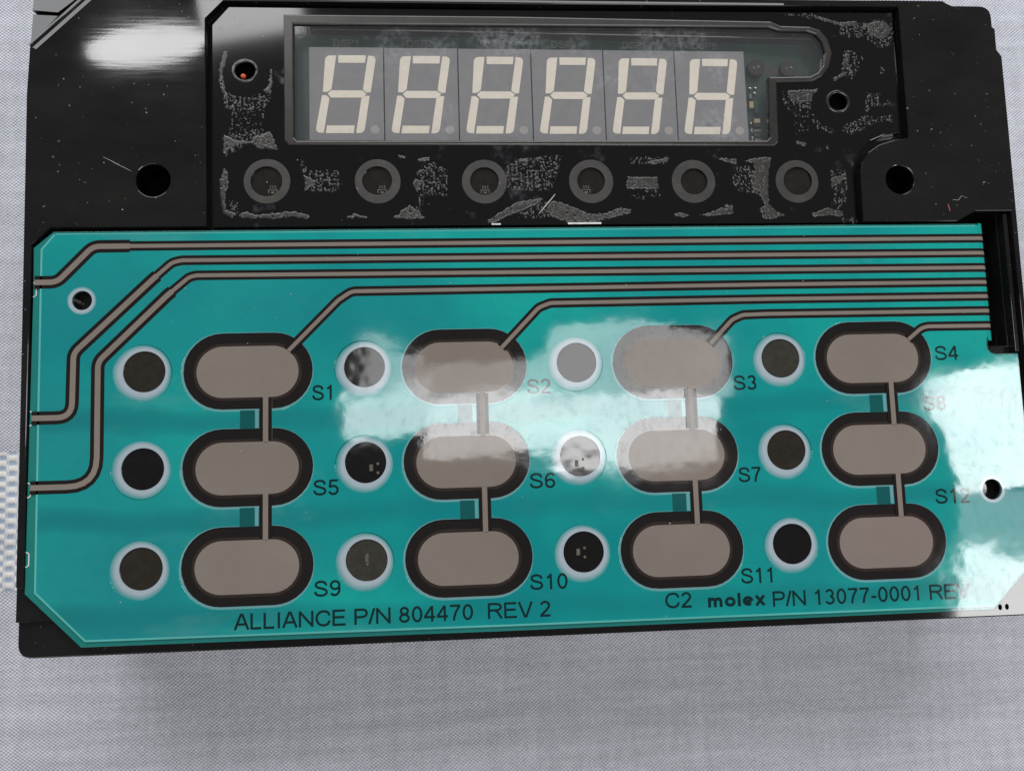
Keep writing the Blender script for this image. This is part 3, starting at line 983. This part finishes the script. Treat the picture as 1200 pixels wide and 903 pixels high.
# ------------------------------------------------------------------ membrane keypad
NX, NY = 4, 3
KX = [-58.0 + 36.0 * i for i in range(NX)]
KY = [1.9 - 15.98 * j for j in range(NY)]
LX = [x - 16.72 for x in KX]
LY = [y + 0.35 for y in KY]
out_sheet = [(-89.9, 26.1), (-93.0, 23.4), (-92.85, 16.5), (-92.8, -9.0), (-92.75, -33.0), (-83.9, -41.65), (-15.1, -42.1), (68.4, -42.2),
             (77.2, -33.5), (77.1, 2.25), (72.8, 2.25), (72.0, 2.55), (71.55, 3.2), (71.5, 4.0), (71.6, 4.6), (FOLD_X, 5.2), (FOLD_X, 26.1)]
in_sheet = [(-89.5, 25.75), (-91.7, 23.1), (-91.5, 0.0), (-91.15, -32.9), (-83.2, -40.8), (-15.1, -41.3), (68.6, -41.6),
            (76.9, -33.3), (76.75, 1.9), (72.7, 1.9), (71.7, 2.3), (71.15, 3.1), (71.1, 4.0), (71.2, 4.8), (FOLD_X - 0.02, 5.3), (FOLD_X - 0.02, 25.75)]
mount = [circle(-84.93, 14.36, 1.62, 28), circle(69.87, -21.64, 1.8, 28)]
KW, KH = 21.6, 13.2
wells = [stadium(x, y, KW, KH) for x in KX for y in KY]
leds = [circle(x, y, 3.42, 40) for x in LX for y in LY]
halo_out = [circle(x - 0.25, y - 0.25, 4.75, 40) for x in LX for y in LY]
base = plate('membrane_keypad', [out_sheet] + mount, -0.60, -0.22, M['teal_dark'], panel, 0.05)
mount2 = [circle(-84.93, 14.36, 2.3, 28), circle(69.87, -21.64, 2.35, 28)]
plate('teal_sheet', [in_sheet] + mount2 + wells + halo_out, -0.21, 0.0, M['teal'], base, 0.04)
edge = strip_mesh([(-89.6, 25.6), (-91.6, 23.05), (-91.4, 0.0), (-91.05, -32.85), (-83.15, -40.65), (-15.1, -41.15), (68.4, -41.45)], 0.32, -0.05, 0.012)  # paler strip laid on as the edge highlight
to_metres(edge)
link('sheet_edge_highlight', edge, M['teal_highlight'], base)
edge = strip_mesh([(-89.4, 25.66), (71.0, 25.66)], 0.2, -0.05, 0.012)
to_metres(edge)
link('sheet_edge_highlight', edge, M['teal_highlight'], base)


def annulus(name, cx, cy, r0, ox, oy, r1, z, mat, parent, n=48):
    verts, faces, uv = [], [], []
    rings = 6
    for k in range(rings + 1):
        s = k / rings
        for i in range(n):
            t = 2 * math.pi * i / n
            x = (cx + r0 * math.cos(t)) * (1 - s) + (cx + ox + r1 * math.cos(t)) * s
            y = (cy + r0 * math.sin(t)) * (1 - s) + (cy + oy + r1 * math.sin(t)) * s
            verts.append((x, y, z))
            uv.append(s)
    for k in range(rings):
        for i in range(n):
            faces.append((k * n + i, (k + 1) * n + i, (k + 1) * n + (i + 1) % n, k * n + (i + 1) % n))
    # rim turned down into the opening
    b = len(verts)
    for i in range(n):
        t = 2 * math.pi * i / n
        verts.append((cx + r0 * math.cos(t), cy + r0 * math.sin(t), z - 0.35))
        uv.append(0.5)
    for i in range(n):
        faces.append((i, (i + 1) % n, b + (i + 1) % n, b + i))
    me = bpy.data.meshes.new(name)
    me.from_pydata(verts, [], faces)
    lay = me.uv_layers.new(name='UVMap')
    for lp in me.loops:
        lay.data[lp.index].uv = (uv[lp.vertex_index], 0)
    to_metres(me)
    return link(name, me, mat, parent)


LEDMAT = [['led_brown', 'led_dark', 'led_brown'], ['led_wrinkled', 'led_dark', 'led_grey'], ['led_wrinkled', 'led_wrinkled', 'led_dark'], ['led_grey', 'led_brown', 'led_dark']]
for i, x in enumerate(LX):
    for j, y in enumerate(LY):
        h = annulus('window_halo', x, y, 3.42, rng.uniform(-0.38, -0.12), rng.uniform(-0.38, -0.12), 4.77, -0.004, M['halo'], base)
        w = plate('indicator_window', [circle(x, y, 3.5, 40)], -0.4, -0.2, M[LEDMAT[i][j]], base)
        if (i, j) in ((1, 1), (1, 2), (2, 1), (2, 2)):
            dx, dy = {(1, 1): (0.9, -0.9), (1, 2): (0, 0.2), (2, 1): (-0.6, -1.2), (2, 2): (-0.9, 0)}[i, j]
            box('led_chip', x + dx - 0.3, x + dx + 0.3, y + dy - 0.55, y + dy + 0.55, -0.22, -0.14, M['led_chip'], base, 0.03)
            for s in (-1, 1):
                plate('solder_pad', [circle(x + dx + (0.1 if i == 1 and j == 2 else 1.1), y + dy + 0.75 * s - 0.1, 0.24, 14)], -0.22, -0.15, M['led_chip'], base)
for x, y, r in ((-84.93, 14.36, 1.62), (69.87, -21.64, 1.8)):
    annulus('hole_halo', x, y, r, -0.1, -0.1, r + 0.85, -0.003, M['halo'], base)
    plate('hole_shade_disc', [circle(x, y, r + 0.4, 20)], -5.2, -4.9, M['void'], base)  # black disc added as the shade in the mounting hole

# keys: a black well, a brown-black print band and the silver contact pad
PW, PH = 16.7, 8.6
for i, x in enumerate(KX):
    for j, y in enumerate(KY):
        plate('key_gap', [stadium(x, y, KW + 0.02, KH + 0.02), stadium(x + 0.12, y + 0.14, KW - 0.45, KH - 0.45)], -0.14, -0.012, M['gap'], base)
        key = plate('key_well', [stadium(x, y, KW + 0.4, KH + 0.4)], -0.21, -0.13, M['ring'], base)
        plate('key_border', [stadium(x, y, PW + 1.0, PH + 1.0)], -0.135, -0.105, M['ring_inner'], base)
        plate('contact_pad', [stadium(x, y, PW, PH)], -0.11, -0.07, M['silver'], base)
        if j < NY - 1:
            yb = KY[j + 1]
            ya, yc = y - KH / 2, yb + KH / 2
            box('bridge_film', x - 1.2, x + 1.2, yc - 0.15, ya + 0.15, -0.03, 0.006, M['teal_bridge'], base)
            box('bridge_gap', x + 1.28, x + 1.80, yc + 0.05, ya - 0.05, -0.03, 0.007, M['gap'], base)
            strip('bridge_border', [(x + 2.95, y - PH / 2 - 0.25), (x + 2.95, yb + PH / 2 + 0.25)], 2.05, -0.12, 0.010, M['black_ink'], base)
            strip('bridge_trace', [(x + 2.95, y - PH / 2 + 0.05), (x + 2.95, yb + PH / 2 - 0.05)], 0.86, -0.10, 0.018, M['silver'], base)

# printed traces
R_END = 78.5
T = [
    [(-92.6, 17.5), (-89.0, 17.5), (-83.35, 23.5), (-77.97, 23.5), (-77.4, 23.5), (32.4, 23.4), (FOLD_X, 23.35), (R_END, 23.35)],
    [(-92.4, -4.98), (-86.1, -5.0, 2.4), (-86.06, 5.6), (-73.65, 17.71), (-72.9, 18.4), (-70.48, 20.6), (-68.9, 20.96), (32.2, 20.75), (FOLD_X, 20.65), (R_END, 20.65)],
    [(-92.3, -16.22), (-81.95, -16.25, 4.6), (-82.15, 4.05), (-71.19, 15.01), (-70.4, 15.7), (-67.61, 18.1), (-66.4, 18.35), (32.03, 18.06), (FOLD_X, 17.95), (R_END, 17.95)],
    [(-51.3, 5.3), (-43.0, 13.75), (-40.75, 15.25), (31.87, 15.40), (FOLD_X, 15.30), (R_END, 15.30)],
    [(-15.5, 5.1), (-8.9, 11.95), (-6.86, 12.7), (31.7, 12.8), (FOLD_X, 12.7), (R_END, 12.7)],
    [(20.9, 5.05), (25.04, 9.25), (27.0, 10.05), (31.53, 10.15), (FOLD_X, 10.05), (R_END, 10.05)],
    [(56.8, 5.15), (59.38, 7.16), (60.67, 7.40), (FOLD_X, 7.35), (R_END, 7.35)],
]
STEP = {0: lambda p: p[0] < -77.6, 1: lambda p: p[0] < -73.0, 2: lambda p: p[0] < -70.6}
for i, pts in enumerate(T):
    pts = fillet(pts, 2.6, n=6)
    pts = densify(pts, 0.3)
    wide = STEP.get(i)
    z = 0.012
    if wide:
        # a wider hand-routed run joins the thin printed one with a small step
        cut = max(k for k, p in enumerate(pts) if wide(p)) + 1
        runs = [(pts[:cut + 1], 2.15, 0.90), (pts[cut:], 1.66, 0.66)]
    else:
        runs = [(pts, 1.70, 0.66)]
    for rr, wb, wt in runs:
        if len(rr) < 2:
            continue
        strip('trace_border', rr, wb, -0.16 if i > 2 else -0.06, z, M['black_ink'], base)
        strip('trace', rr, wt, -0.15 if i > 2 else -0.05, z + 0.008, M['silver'], base)

# tail of the keypad folded down into the slot
verts, faces = [], []
ny, ns = 2, 16
prof = [FOLD_X - 0.01 + FOLD_R * math.pi / 2 * k / 10 for k in range(11)] + [FOLD_X + FOLD_R * math.pi / 2 + 5.5]
for zz in (0.0, -0.21):
    for x in prof:
        for y in (4.7, 26.1):
            yy = y
            verts.append(bend(x, yy, zz))
m = len(prof)
for k in range(m - 1):
    faces.append((k * 2, k * 2 + 2, k * 2 + 3, k * 2 + 1))
    b = m * 2
    faces.append((b + k * 2, b + k * 2 + 1, b + k * 2 + 3, b + k * 2 + 2))
    for s in (0, 1):
        faces.append((k * 2 + s, k * 2 + 2 + s, b + k * 2 + 2 + s, b + k * 2 + s))
me = bpy.data.meshes.new('folded_tail')
me.from_pydata(verts, [], faces)
bm = bmesh.new()
bm.from_mesh(me)
bmesh.ops.recalc_face_normals(bm, faces=bm.faces)
bm.to_mesh(me)
bm.free()
to_metres(me)
link('folded_tail', me, M['teal'], base)

# bright nicks where the traces were cut off at the edge of the sheet
for x, y in ((-92.85, 16.3), (-92.8, -5.0), (-92.8, -16.6), (-92.75, -27.6)):
    strip('edge_nick', fillet([(x + 0.02, y + 1.2), (x + 0.5, y + 0.95), (x + 0.5, y - 0.95), (x + 0.02, y - 1.2)], 0.3), 0.16, -0.24, -0.17, M['edge_white'], base)

# lettering
for s, x, y, w in (('S1', -47.4, -3.16, 3.65), ('S2', -11.42, -2.95, 4.1), ('S3', 24.6, -3.15, 4.1), ('S4', 61.4, 1.3, 4.3), ('S5', -47.33, -18.9, 4.16),
                   ('S6', -11.42, -18.9, 4.3), ('S7', 24.57, -19.0, 3.9), ('S8', 58.45, -7.57, 4.3), ('S9', -47.28, -35.25, 4.3), ('S10', -11.9, -35.6, 6.27),
                   ('S11', 24.0, -36.0, 5.9), ('S12', 59.35, -23.81, 6.3)):
    lettering('printed_text', s, x, y, w, 2.55, 0.004, M['print'], base)
lettering('printed_text', 'ALLIANCE P/N 804470  REV 2', -59.9, -39.98, 51.27, 2.55, 0.004, M['print'], base)
lettering('printed_text', 'C2', 10.76, -39.54, 4.5, 2.55, 0.004, M['print'], base)
lettering('printed_text', 'molex', 18.05, -39.7, 9.85, 2.2, 0.004, M['print'], base, pen=0.235)
lettering('printed_text', 'P/N 13077-0001 REV', 29.23, -40.05, 32.4, 2.55, 0.004, M['print'], base, ref='P/N 13077-0001 RE')


# ------------------------------------------------------------------ lint and dust lying on the panel
def fibre(a, b, r, z, mat, label, sag=0.3, seed=0):
    n = 14
    verts, faces = [], []
    A, B = Vector(a), Vector(b)
    nn = Vector((-(B - A).y, (B - A).x)).normalized()
    for i in range(n + 1):
        s = i / n
        p = A.lerp(B, s) + nn * sag * noise.noise(Vector((s * 2.2, seed * 5.0, 0)))
        for k in range(5):
            t = 2 * math.pi * k / 5
            rr = r * (0.5 + 0.5 * math.sin(math.pi * min(max(s, 0.08), 0.92)))
            verts.append((p.x + nn.x * rr * math.cos(t), p.y + nn.y * rr * math.cos(t), z + r + rr * math.sin(t)))
    for i in range(n):
        for k in range(5):
            faces.append((i * 5 + k, i * 5 + (k + 1) % 5, i * 5 + 5 + (k + 1) % 5, i * 5 + 5 + k))
    faces.append(tuple(range(4, -1, -1)))
    faces.append(tuple(range(n * 5, n * 5 + 5)))
    me = bpy.data.meshes.new('lint_fibre')
    me.from_pydata(verts, [], faces)
    to_metres(me)
    return tag(link('lint_fibre', me, mat, smooth=True), label, 'lint')


fibre((-81.9, 38.8), (-77.2, 36.3), 0.05, 0.26, M['lint'], 'pale straight fibre beside the hole in the plain black block', 0.08, 1)
fibre((-8.3, 28.6), (-5.3, 32.1), 0.13, -0.49, M['lint'], 'stiff pale fibre on the black lens between two grey indicator rings', 0.1, 2)
fibre((66.0, 29.6), (66.3, 28.3), 0.10, 0.26, M['lint_red'], 'short reddish fibre on the black block above the teal sheet', 0.1, 3)
fibre((67.0, 30.3), (69.8, 30.8), 0.05, 0.26, M['lint'], 'thin curled grey hair beside the short reddish fibre', 0.9, 4)

bm = bmesh.new()
for k in range(140):
    x, y = rng.uniform(-93, 77), rng.uniform(-41, 66)
    if y > 26.5:
        if x < -66 or x > 61:
            z = 0.25
        elif not (-53 < x < 47 and y > 40) and -63 < x < 48 and y < 65:
            z = -0.5
        else:
            continue
    elif -90 < x < 70 and y < 25:
        if rng.random() < 0.45:
            continue
        z = 0.012
    else:
        continue
    r = rng.choice((0.05, 0.06, 0.08, 0.11))
    mtx = Matrix.Translation(((x) * MM, y * MM, (z + H + r * 0.4) * MM)) @ Matrix.Diagonal((r * MM * rng.uniform(0.7, 1.6), r * MM, r * MM * 0.6, 1))
    bmesh.ops.create_icosphere(bm, subdivisions=1, radius=1.0, matrix=mtx)
me = bpy.data.meshes.new('dust')
bm.to_mesh(me)
bm.free()
tag(link('dust', me, M['lint']), 'scattered pale dust specks over the panel', 'dust', kind='stuff')
